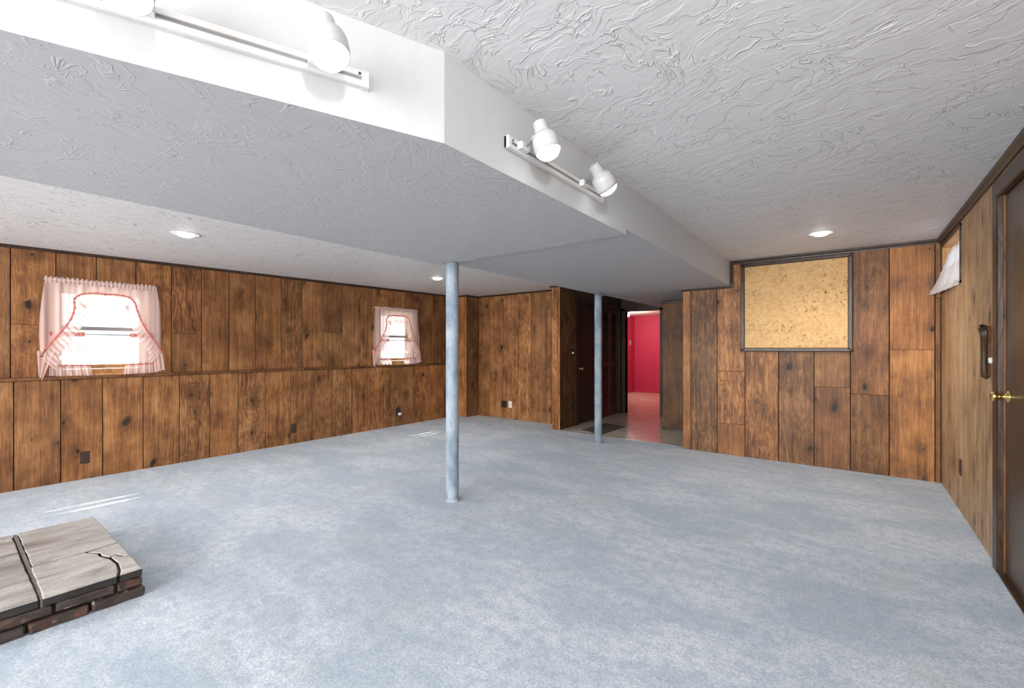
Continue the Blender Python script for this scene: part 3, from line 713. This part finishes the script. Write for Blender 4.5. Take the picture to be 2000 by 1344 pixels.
# ------------------------------------------------------------------ curtains
def curve(pts, t):
    n = len(pts)-1; x = min(max(t, 0), 1)*n; i = min(int(x), n-1); f = x-i
    p = [pts[max(i-1, 0)], pts[i], pts[i+1], pts[min(i+2, n)]]
    def cr(a, b, c, d): return 0.5*((2*b)+(-a+c)*f+(2*a-5*b+4*c-d)*f*f+(-a+3*b-3*c+d)*f**3)
    return Vector((cr(*[q[0] for q in p]), cr(*[q[1] for q in p])))
def priscilla(y0, y1, ztop, zbot, label, seed):
    rnd = random.Random(seed)
    W = y1-y0; H = ztop-zbot
    root = empty('curtain', FA.p((y0+y1)/2, ztop, 0.04), label, 'curtain')
    P = lambda s, t, d: FA.p(y0+s*W, ztop-t*H, d)
    ph = [rnd.uniform(0, 6) for _ in range(8)]
    def folds(s, k=1.0): return 0.007*math.sin(s*62+ph[0])+0.006*math.sin(s*37+ph[1]+k)+0.004*math.sin(s*103+ph[2])
    # header with rod pocket
    bm = bmesh.new()
    def hd(a, b):
        s = a; return P(s, -0.012+b*0.062-0.008*math.sin(s*150)*(1-b), 0.052+0.006*math.sin(s*170)*(0.4+abs(b-0.5))+0.008*math.sin(b*PI))
    grid(bm, hd, 160, 6); new_obj('curtain_header', bm, M['sheer'], root, smooth=True, recalc=False)
    # seam of the swag: s,t from left tail over the arch to right tail
    seamL = [(-0.035, 0.80), (0.03, 0.68), (0.12, 0.55), (0.20, 0.42), (0.235, 0.30), (0.235, 0.20), (0.30, 0.145), (0.42, 0.125), (0.5, 0.13)]
    seamR = [(1.045, 0.76), (0.99, 0.66), (0.90, 0.52), (0.84, 0.40), (0.805, 0.30), (0.775, 0.20), (0.72, 0.145), (0.60, 0.125), (0.5, 0.13)]
    def out_l(t): return -0.045*math.sin(min(t/0.6, 1)*PI/2) + (0.02*max(0, t-0.6)/0.3)
    def out_r(t): return 1+0.05*math.sin(min(t/0.6, 1)*PI/2)
    for side in (0, 1):
        sm = seamL if side == 0 else seamR
        def f(a, b):
            q = curve(sm, 1-a)   # a=0 centre .. a=1 tail ; b=0 top/outer, b=1 seam
            # outer border: walks along the header then down the outer edge
            k = a
            if k < 0.6:
                e = Vector((0.5+(-0.5 if side == 0 else 0.5)*(k/0.6), 0.045))
            else:
                t = 0.045+(k-0.6)/0.4*0.74
                e = Vector((out_l(t) if side == 0 else out_r(t), t))
            p = e.lerp(q, b)
            d = 0.05+folds(p.x, 0.5*p.y)*(0.5+p.y)
            return P(p.x, p.y, d)
        bm = bmesh.new(); grid(bm, f, 110, 26); new_obj('swag', bm, M['sheer'], root, smooth=True, recalc=False)
        # ruffle along the seam
        def rf(a, b):
            q = curve(sm, a); q2 = curve(sm, min(a+0.01, 1)); q0 = curve(sm, max(a-0.01, 0))
            tg = (q2-q0).normalized(); nrm = Vector((tg.y, -tg.x)) if side == 1 else Vector((-tg.y, tg.x))
            nrm = Vector((nrm.x, nrm.y)) ; c = Vector((0.5, 0.62))
            if (c-q).dot(nrm) < 0: nrm = -nrm
            nrm = (nrm + Vector((0, 0.55))).normalized()
            wd = 0.125*(1.0 if a > 0.08 else 1.35)
            x = a*150
            p = q+nrm*wd*b*Vector((1, H/W)).y**0 
            p += tg*0.006*b*math.sin(x*1.3+ph[3])
            return P(p.x, p.y + 0.008*b*math.sin(x+ph[4]), 0.062+b*0.014*math.sin(x)+0.005*b)
        bm = bmesh.new(); grid(bm, rf, 190, 5); new_obj('ruffle', bm, M['sheer_pale'], root, smooth=True, recalc=False)
        bm = bmesh.new(); tube(bm, [P(*curve(sm, k/60), 0.064+0.003*math.sin(k*2.1)) for k in range(61)], [0.0085+0.003*math.sin(k*1.7) for k in range(61)], 6)
        new_obj('seam', bm, M['sheer_seam'], root, smooth=True)
        # tail hanging at the bottom
        def tail(a, b):
            s0, s1 = ((-0.06+0.01*b, 0.075-0.10*b) if side == 0 else (0.95+0.03*b, 1.05+0.03*b))
            return P(s0+(s1-s0)*a, 0.74+b*0.245+(0.05*a*b if side == 0 else -0.02*a*b), 0.058+0.010*math.sin(a*14+ph[5])+0.004*b)
        bm = bmesh.new(); grid(bm, tail, 22, 14); new_obj('tail', bm, M['sheer'], root, smooth=True, recalc=False)
        # café tier
        def tier(a, b):
            t = 0.565+b*0.32
            inner = (0.33+0.055*b) if side == 0 else (0.735-0.04*b)
            outer = 0.035 if side == 0 else 1.0+0.02*b
            s = outer+(inner-outer)*a
            return P(s, t+0.01*a*b, 0.03+0.010*math.sin(a*30+ph[6]+side)+0.004*math.sin(a*71+2*b))
        bm = bmesh.new(); grid(bm, tier, 90, 14); new_obj('tier', bm, M['sheer_pale'], root, smooth=True, recalc=False)
        def tr(a, b):
            p = tier(a, 1.0); return p+Vector((0.008*b*math.sin(a*80)+0.004*b, (0.012 if side == 0 else -0.012)*b*a, -b*(0.108*H)))
        bm = bmesh.new(); grid(bm, tr, 120, 4); new_obj('tier_ruffle', bm, M['sheer_pale'], root, smooth=True, recalc=False)
        bm = bmesh.new(); tube(bm, [tier(k/40, 1.0)+Vector((0.004, 0, 0)) for k in range(41)], [0.006+0.003*math.sin(k*1.3) for k in range(41)], 5); new_obj('seam', bm, M['sheer_seam'], root, smooth=True)
        def th(a, b):
            s = tier(a, 0); return s+Vector((0.010*math.sin(b*PI)+0.004*math.sin(a*110), 0, 0.022-b*0.045))
        bm = bmesh.new(); grid(bm, th, 90, 4); new_obj('tier_header', bm, M['sheer_seam'], root, smooth=True, recalc=False)
    bm = bmesh.new(); tube(bm, [FA.p(y0+.03, ztop-0.565*H, 0.032), FA.p(y1-.01, ztop-0.565*H, 0.032)], 0.0055, 8)
    tag(new_obj('cafe_rod', bm, M['metal'], root, smooth=True), 'grey metal cafe rod')
    bm = bmesh.new(); tube(bm, [FA.p(y0+.002, ztop-.012*H, 0.0), FA.p(y0+.002, ztop-.012*H, 0.052), FA.p(y1-.002, ztop-.012*H, 0.052), FA.p(y1-.002, ztop-.012*H, 0.0)], 0.005, 8)
    new_obj('curtain_rod', bm, M['white'], root, smooth=True)
priscilla(0.625, 1.455, 1.93, 1.008, 'pink ruffled sheer curtain on the nearer left window', 3)
priscilla(4.205, 5.055, 1.925, 1.008, 'pink ruffled sheer curtain on the farther window beside the blue post', 5)

def curtain_right():
    root = empty('curtain', FC.p(5.3, 2.17, 0), 'white ruffled valance in the small high window on the right wall', 'curtain')
    def f(a, b):
        y = 4.875+a*0.85
        z = 2.165-b*0.355-0.008*math.sin(a*60)*(1-b)
        bulge = (0.11*b**1.4)*(0.3+0.7*a)
        return FC.p(y, z, -0.045+bulge+0.010*math.sin(a*46)*(0.6+b*0.5)+0.004*math.sin(a*110))
    bm = bmesh.new(); grid(bm, f, 120, 16); new_obj('valance', bm, M['sheer_white'], root, smooth=True, recalc=False)
    for lev, w in ((0.50, 0.075), (0.97, 0.045)):
        def r(a, b): 
            p = f(a, lev); return p+Vector((-0.006-0.012*b-0.008*b*math.sin(a*95), 0, -b*w))
        bm = bmesh.new(); grid(bm, r, 150, 4); new_obj('ruffle', bm, M['sheer_white'], root, smooth=True, recalc=False)
    bm = bmesh.new(); tube(bm, [FC.p(4.868, 2.145, -0.045), FC.p(5.73, 2.145, -0.045)], 0.005, 8); new_obj('curtain_rod', bm, M['white'], root)
curtain_right()

# ------------------------------------------------------------------ carpeted posts
def pole(x, y, r, ztop, label):
    root = empty('support_post', (x, y, 0), label, 'post', 'carpet-wrapped support posts')
    bm = bmesh.new(); lathe(bm, [(r, 0.0), (r*1.0, 0.05)]+[(r*(1+0.012*math.sin(k*1.3)), 0.05+k*(ztop-0.07)/24) for k in range(1, 24)]+[(r, ztop-0.005)], (x, y, 0), (0, 0, 1), 40)
    new_obj('carpet_wrap', bm, M['pole'], root, smooth=True)
    bm = bmesh.new(); a = -2.2
    tube(bm, [(x+math.cos(a)*(r+.001), y+math.sin(a)*(r+.001), 0.01+k*(ztop-.02)/20) for k in range(21)], 0.004, 6)
    new_obj('wrap_seam', bm, M['pole'], root, smooth=True)
    bm = bmesh.new(); lathe(bm, [(r+.012, 0.0), (r+.010, 0.012), (r, 0.02)], (x, y, 0), (0, 0, 1), 40, cap0=False, cap1=False)
    new_obj('base_tuft', bm, M['pole'], root, smooth=True)
pole(-2.655, 2.645, 0.051, 1.99, 'nearer blue carpet-wrapped post in the middle of the carpet')
pole(-2.715, 5.45, 0.049, 2.02, 'farther blue carpet-wrapped post in front of the hall')

# ------------------------------------------------------------------ hearth
def hearth():
    X0, X1, Y1, Y0 = -4.045, -2.895, 0.655, -1.6
    root = empty('hearth', (-3.47, 0.0, 0), 'raised stone and brick fireplace hearth at the lower left', 'hearth')
    zt, zs = 0.142, 0.105
    bm = bmesh.new(); sbox(bm, X0+.03, X1-.03, Y0, Y1-.03, 0, zt-.014); new_obj('mortar_core', bm, M['slab_edge'], root)
    box('mortar_joint', X0+.01, X1-.01, 0.292, 0.307, 0.10, zt-.004, M['mortar'], root)
    G = Frame((0, 0, 0), (1, 0, 0), (0, 0, 1))
    def slab(poly, c, dz=0.0):
        bm = bmesh.new()
        # roughen outline
        poly = [tuple(q) for q in inset(poly, 0.0025)]; pts = []
        for i in range(len(poly)):
            a, b = Vector(poly[i]), Vector(poly[(i+1) % len(poly)]); n = max(1, int((b-a).length/0.06))
            for k in range(n):
                q = a.lerp(b, k/n)
                if k: q += Vector((random.uniform(-1, 1), random.uniform(-1, 1)))*0.0025
                pts.append(q)
        ins = inset([tuple(q) for q in pts], 0.004)
        A = [bm.verts.new((q[0], q[1], zs)) for q in pts]; B = [bm.verts.new((q[0], q[1], zt+dz-.004)) for q in pts]; Cc = [bm.verts.new((q[0], q[1], zt+dz)) for q in ins]
        n = len(pts); bm.faces.new(A); f = bm.faces.new(Cc)
        for i in range(n):
            j = (i+1) % n
            bm.faces.new((A[i], A[j], B[j], B[i])).material_index = 1; bm.faces.new((B[i], B[j], Cc[j], Cc[i]))
        new_obj('slab', bm, [M['slab'], M['slab_edge']], root, color=(c, c, c))
    j0, j1 = 0.290, 0.309
    e = 0.003
    slab([(X0, j1), (-3.955, j1), (-3.95, Y1), (X0, Y1)], 0.95)
    slab([(-3.948, j1), (-3.523, j1), (-3.523, Y1), (-3.944, Y1)], 0.92)
    slab([(-3.518, j1), (-3.367, j1), (-3.373, 0.505), (-3.392, Y1), (-3.518, Y1)], 0.98)
    slab([(-3.361, j1-.005), (X1, j1-.012), (X1, 0.555), (-2.955, 0.572), (-3.06, 0.585), (-3.16, 0.578), (-3.245, 0.55), (-3.295, 0.552), (-3.366, 0.508)], 1.0)
    slab([(-3.362, 0.515), (-3.297, 0.558), (-3.246, 0.556), (-3.19, 0.577), (-3.20, 0.61), (-3.15, 0.63), (-3.14, Y1), (-3.386, Y1)], 1.05)
    slab([(-3.185, 0.582), (-3.06, 0.590), (-2.955, 0.578), (X1, 0.562), (X1, 0.60), (X1, Y1), (-3.134, Y1), (-3.146, 0.627), (-3.195, 0.607)], 1.1)
    ys = [j0, -0.18, -0.75, -1.25, Y0]
    xcut = [[X0, -3.73, -3.66, -3.42, -3.18, X1], [X0, -3.62, -3.3, X1], [X0, -3.7, -3.2, X1], [X0, -3.4, X1]]
    for r in range(4):
        for i in range(len(xcut[r])-1):
            slab([(xcut[r][i]+e, ys[r+1]+.01), (xcut[r][i+1]-e, ys[r+1]+.01), (xcut[r][i+1]-e, ys[r]-.002), (xcut[r][i]+e, ys[r]-.002)], random.uniform(.8, .95), random.uniform(-.002, .002))
    # bricks: two rough courses on the visible faces
    def brick(x0, x1, y0, y1, z0, z1, c):
        bm = bmesh.new(); sbox(bm, x0, x1, y0, y1, z0, z1, 0.007)
        for f_ in range(1): bmesh.ops.subdivide_edges(bm, edges=[e_ for e_ in bm.edges if e_.calc_length() > 0.05], cuts=2, use_grid_fill=True)
        for v in bm.verts: v.co += Vector((random.uniform(-1, 1)*.004, random.uniform(-1, 1)*.003, random.uniform(-1, 1)*.0025))
        bmesh.ops.triangulate(bm, faces=bm.faces)
        new_obj('brick', bm, M['brick'], root, color=c)
    for course, (z0, z1, out) in enumerate(((0.003, 0.046, 0.012), (0.056, 0.098, 0.002))):
        y = Y1+(0.0 if course else 0.008); k = 0
        while y > Y0+.05:
            L = (0.105 if (k == 0 and course == 1) else random.uniform(0.17, 0.22))
            y0 = max(y-L, Y0)
            v = random.uniform(0.7, 1.3)
            brick(X1-.07+out, X1-.004+out, y0+.008, y, z0, z1, (v*1.1, v, v*.95)); y = y0-.004; k += 1
        x = X1-.08
        while x > X0+.05:
            x0 = max(x-0.2, X0)
            brick(x0+.008, x, Y1-.07, Y1-.004+out*.5, z0, z1, (1, 1, 1)); x = x0-.003
        x_ = 0
hearth()

# ------------------------------------------------------------------ track lights
def lamp_head(parent, cap, mouth, anchor, power, nm='lamp_head'):
    cap, mouth, anchor = Vector(cap), Vector(mouth), Vector(anchor)
    ax = (mouth-cap).normalized(); L = (mouth-cap).length; b = cap
    bm = bmesh.new()
    k = L/0.135
    lathe(bm, [(0.001, 0.0), (0.018, 0.001), (0.027, 0.006), (0.0285, 0.012), (0.031, 0.050*k), (0.0315, 0.054*k), (0.042, 0.060*k), (0.050, 0.070*k), (0.0545, 0.090*k), (0.0545, 0.118*k), (0.053, L),
               (0.050, L), (0.0505, 0.10*k), (0.040, 0.075*k)], b, ax, 32, cap0=False, cap1=True)
    sh = new_obj(nm, bm, M['shell'], parent, smooth=True, loc=b)
    bm = bmesh.new()
    lathe(bm, [(0.034, 0.080*k), (0.047, 0.110*k), (0.0485, 0.130*k), (0.046, 0.144*k), (0.036, 0.156*k), (0.018, 0.163*k), (0.001, 0.165*k)], b, ax, 28, cap0=True, cap1=False)
    tag(new_obj('bulb', bm, M['bulb'], sh, smooth=True), 'glowing white reflector bulb')
    bm = bmesh.new()
    mid = anchor.lerp(cap+ax*0.035, 0.55)+Vector((0, 0, 0.004))
    tube(bm, [anchor, mid, cap+ax*0.035*k], 0.006, 10)
    tag(new_obj('arm', bm, M['metal'], sh, smooth=True), 'grey swivel arm')
    lamp('spot_light', 'SPOT', mouth+ax*0.03, power, (1, 0.98, 0.95), aim=mouth+ax, spot_size=math.radians(150), spot_blend=0.6, shadow_soft_size=0.04)
    return sh
def track(p0, p1, n, label, heads, z0=2.094, z1=2.142):
    """rail between p0 and p1 (xy) on a fascia with room-side normal n"""
    p0, p1, n = Vector((*p0, 0)), Vector((*p1, 0)), Vector((*n, 0)).normalized()
    u = (p1-p0).normalized(); L = (p1-p0).length
    fr = Frame(p0, u, n)
    root = empty('track_light', fr.p(L/2, z0, 0), label, 'track light', 'track lights on the white fascia')
    zm = (z0+z1)/2
    bm = bmesh.new()
    fbox(bm, fr, 0.0, L, z0, z1, 0.0, 0.010, 0.001)
    fbox(bm, fr, 0.02, L-.02, zm+.006, z1, 0.008, 0.022, 0.001); fbox(bm, fr, 0.02, L-.02, z0, zm-.006, 0.008, 0.022, 0.001)
    new_obj('track_rail', bm, M['white'], root)
    tag(fbo('groove', fr, 0.02, L-.02, zm-.006, zm+.006, 0.009, 0.0115, M['metal'], root, 0.0), 'grey conductor groove')
    for a, b in ((0.0, 0.022), (L-.022, L)): fbo('end_cap', fr, a, b, z0-.001, z1+.001, 0.0, 0.0235, M['white'], root, 0.002)
    for s in (0.03, L-.03):
        bm = bmesh.new(); lathe(bm, [(0.004, 0), (0.004, 0.002)], fr.p(s, zm+.012, 0.022), n, 10); new_obj('screw', bm, M['slot'], root)
    for s, cap, mouth, pw in heads:
        fbo('connector', fr, s-.028, s+.028, zm-.013, zm+.017, 0.018, 0.046, M['white'], root, 0.003)
        lamp_head(root, cap, mouth, fr.p(s, zm+.004, 0.044), pw)
track((-1.132, 1.425), (-1.13, 2.30), (1, 0), 'farther two-head white track light on the straight fascia', [
    (0.09, (-1.022, 1.515, 2.205), (-0.985, 1.53, 2.075), 1.6), (0.62, (-1.022, 1.995, 2.187), (-0.985, 2.085, 2.085), 1.6)])
dv = Vector((-0.39, -1.0)).normalized(); nv = Vector((-dv.y, dv.x)); 
if nv.x < 0: nv = -nv
E = Vector((-1.135, 1.09))
pA = E+dv*0.262; pB = E+dv*1.02
track(tuple(pA), tuple(pB), tuple(nv), 'nearer two-head white track light on the angled fascia', [
    (0.15, (-1.160, 0.655, 2.185), (-1.125, 0.655, 2.065), 0.8), (0.56, (-1.320, 0.265, 2.175), (-1.275, 0.255, 2.055), 0.8)])

# ------------------------------------------------------------------ recessed lights
def recessed(x, y, z, label, power):
    root = empty('recessed_light', (x, y, z), label, 'ceiling light', 'round recessed ceiling lights')
    bm = bmesh.new(); lathe(bm, [(0.065, -0.001), (0.078, 0.001), (0.098, 0.006), (0.103, 0.003), (0.103, -0.004)], (x, y, z), (0, 0, -1), 40, cap0=False, cap1=False)
    new_obj('trim_ring', bm, M['white'], root, smooth=True)
    bm = bmesh.new(); lathe(bm, [(0.0675, 0.0015), (0.072, 0.0035), (0.0745, 0.002)], (x, y, z), (0, 0, -1), 40, cap0=False, cap1=False)
    new_obj('gasket', bm, M['metal'], root, smooth=True)
    bm = bmesh.new(); lathe(bm, [(0.064, 0.0), (0.060, 0.010), (0.045, 0.020), (0.025, 0.026), (0.002, 0.028)], (x, y, z), (0, 0, -1), 32, cap0=True, cap1=False)
    new_obj('lens', bm, M['downlight'], root, smooth=True)
    lamp('downlight_beam', 'SPOT', (x, y, z-0.045), power, (1, 0.97, 0.92), aim=(x, y, 0), spot_size=math.radians(150), spot_blend=0.8, shadow_soft_size=0.05)
recessed(-4.33, 1.255, zl(1.26), 'recessed ceiling light nearest the left window', 34)
recessed(-4.53, 4.22, zl(4.22), 'recessed ceiling light behind the nearer blue post', 34)
recessed(-0.222, 4.86, 2.31, 'recessed ceiling light in front of the corkboard', 34)

# ------------------------------------------------------------------ corkboard
def corkboard():
    root = empty('cork_board', FB.p(-0.515, 1.237, 0), 'large framed corkboard hanging on the back plank wall', 'corkboard')
    x0, x1, z0, z1 = -1.038, 0.008, 1.237, 2.262; f = 0.042
    fbo('cork_panel', FB, x0+f-.01, x1-f+.01, z0+f-.01, z1-f+.01, 0.001, 0.012, M['cork'], root, 0.0)
    def rail(poly):
        bm = bmesh.new(); prism(bm, FB, poly, 0.001, 0.028, 0.007); new_obj('frame_rail', bm, M['trim'], root)
    rail([(x0, z0), (x1, z0), (x1-f, z0+f), (x0+f, z0+f)]); rail([(x0, z1), (x1, z1), (x1-f, z1-f), (x0+f, z1-f)])
    rail([(x0, z0), (x0+f, z0+f), (x0+f, z1-f), (x0, z1)]); rail([(x1, z0), (x1-f, z0+f), (x1-f, z1-f), (x1, z1)])
corkboard()

# ------------------------------------------------------------------ outlets, switches
def outlet(fr, u, z, mat, label, w=0.072, h=0.118, cat='outlet', group='wall outlets', slots=2, cols=1, name='wall_outlet', sm=None):
    root = empty(name, fr.p(u, z, 0), label, cat, group)
    fbo('cover_plate', fr, u-w/2, u+w/2, z-h/2, z+h/2, 0.0, 0.006, mat, root, 0.003)
    for c in range(cols):
        cu = u+(c-(cols-1)/2)*0.046
        for k in range(slots):
            cz = z+(k-(slots-1)/2)*0.042
            bm = bmesh.new(); fbox(bm, fr, cu-.015, cu+.015, cz-.013, cz+.013, 0.004, 0.009, 0.002); o = new_obj('socket', bm, sm or mat, root)
            bm = bmesh.new()
            for s in (-.006, .006): fbox(bm, fr, cu+s-.0013, cu+s+.0013, cz-.004, cz+.005, 0.008, 0.0095, 0.0)
            new_obj('slot', bm, M['slot'], o)
    return root
outlet(FAL, 0.895, 0.21, M['brown_plastic'], 'brown outlet low on the left wall, nearest the hearth')
outlet(FAL, 2.93, 0.205, M['brown_plastic'], 'brown outlet low on the left wall between the two windows')
o = outlet(FAL, 4.64, 0.22, M['black'], 'dark outlet with a white plug below the far window')
ad = fbo('plug', FAL, 4.645, 4.69, 0.175, 0.215, 0.008, 0.045, M['white'], o, 0.004)
bm = bmesh.new(); tube(bm, [FAL.p(4.66, 0.178, 0.03), FAL.p(4.655, 0.13, 0.028), FAL.p(4.648, 0.06, 0.015), FAL.p(4.64, 0.008, 0.012), FAL.p(4.60, 0.006, 0.02)], 0.003, 6)
new_obj('cord', bm, M['black'], o, smooth=True)
outlet(FB1, -5.035, 0.258, M['black'], 'black double outlet on the back left plank wall', 0.125, 0.12, cols=2)
r = outlet(FB1, -4.893, 0.262, M['ivory'], 'ivory cable plate beside the black outlet', 0.078, 0.122, slots=0, group=None)
bm = bmesh.new(); lathe(bm, [(0.008, 0), (0.008, 0.006), (0.004, 0.008), (0.004, 0.014)], FB1.p(-4.893, 0.262, 0.005), (0, -1, 0), 12); new_obj('jack', bm, M['metal'], r)
outlet(FC, 4.85, 0.35, M['brown_plastic'], 'brown outlet low on the right plank wall', 0.075, 0.125)
def switch(fr, u, z, mat, knob, label, round_knob=False, name='light_switch', w=0.072, h=0.118):
    root = empty(name, fr.p(u, z, 0), label, 'light switch', None)
    fbo('cover_plate', fr, u-w/2, u+w/2, z-h/2, z+h/2, 0.0, 0.006, mat, root, 0.003)
    bm = bmesh.new()
    if round_knob: lathe(bm, [(0.019, 0), (0.020, 0.004), (0.018, 0.020), (0.016, 0.024)], fr.p(u, z, 0.005), fr.n, 20)
    else: fbox(bm, fr, u-.006, u+.006, z-.012, z+.014, 0.004, 0.014, 0.002)
    new_obj('dimmer_knob' if round_knob else 'toggle', bm, knob, root, smooth=round_knob)
switch(FH, 6.37, 1.20, M['black'], M['ivory'], 'black switch plate with a white knob beside the dark hall door', True)
switch(Frame((-5.10, 0, 0), (0, 1, 0), (1, 0, 0)), 12.28, 1.44, M['ivory'], M['ivory'], 'small white switch plate on the pink wall', w=0.09, h=0.14)
switch(FC, 3.80, 1.20, M['wood_pale'], M['white'], 'wooden switch plate with a white dimmer knob beside the right-hand door', True, w=0.07, h=0.15)

# carved dark wall bracket
def bracket():
    root = empty('wall_bracket', FC.p(3.925, 1.09, 0), 'dark curved wooden bracket hung on the right wall by the door', 'wall bracket')
    u = 3.93
    bm = bmesh.new()
    poly = [(u-.022, 1.10), (u+.022, 1.10), (u+.026, 1.16), (u+.016, 1.22), (u+.018, 1.30), (u+.032, 1.34), (u+.036, 1.38), (u+.022, 1.41), (u-.022, 1.41), (u-.036, 1.38), (u-.032, 1.34), (u-.018, 1.30), (u-.016, 1.22), (u-.026, 1.16)]
    prism(bm, FC, poly, 0.0, 0.016, 0.004); new_obj('back_plate', bm, M['wood'], root, color=(0.5, 0.42, 0.4))
    bm = bmesh.new()
    pts = [(1.335, 0.012, .05), (1.375, 0.026, .055), (1.405, 0.034, .02), (1.402, 0.036, -.03), (1.372, 0.036, -.055), (1.335, 0.034, -.05), (1.29, 0.030, -.02), (1.22, 0.028, -.014), (1.15, 0.028, -.014), (1.10, 0.026, -.014), (1.09, 0.012, -.014)]
    tube(bm, [FC.p(u+dy, z, d) for z, d, dy in pts], [0.010, 0.014, 0.016, 0.017, 0.017, 0.016, 0.015, 0.015, 0.016, 0.017, 0.012], 12)
    new_obj('handle', bm, M['wood_dark'], root, smooth=True, color=(1.2, 1.1, 1.1))
    bm = bmesh.new(); lathe(bm, [(0.002, 0), (0.012, 0.003), (0.015, 0.012), (0.012, 0.021), (0.002, 0.024)], FC.p(u+.004, 1.352, 0.014), FC.n, 14)
    new_obj('boss', bm, M['black'], root, smooth=True)
bracket()

# doormat
bm = bmesh.new()
P4 = [(-3.36, 6.15), (-2.95, 6.03), (-2.93, 6.86), (-3.34, 6.95)]
a = [bm.verts.new((x, y, -0.006)) for x, y in P4]; b = [bm.verts.new((x, y, 0.003)) for x, y in P4]
bm.faces.new(a[::-1]); bm.faces.new(b)
for i in range(4): bm.faces.new((a[i], a[(i+1) % 4], b[(i+1) % 4], b[i]))
tag(new_obj('door_mat', bm, M['mat']), 'dark striped mat on the hall floor by the dark door', 'mat')
# carpet edge strip
struct(box('trim_16', -3.62, -1.70, 5.888, 5.912, -0.006, 0.006, M['metal'], bevel=0.002), 'thin edge strip between the carpet and the hall floor')
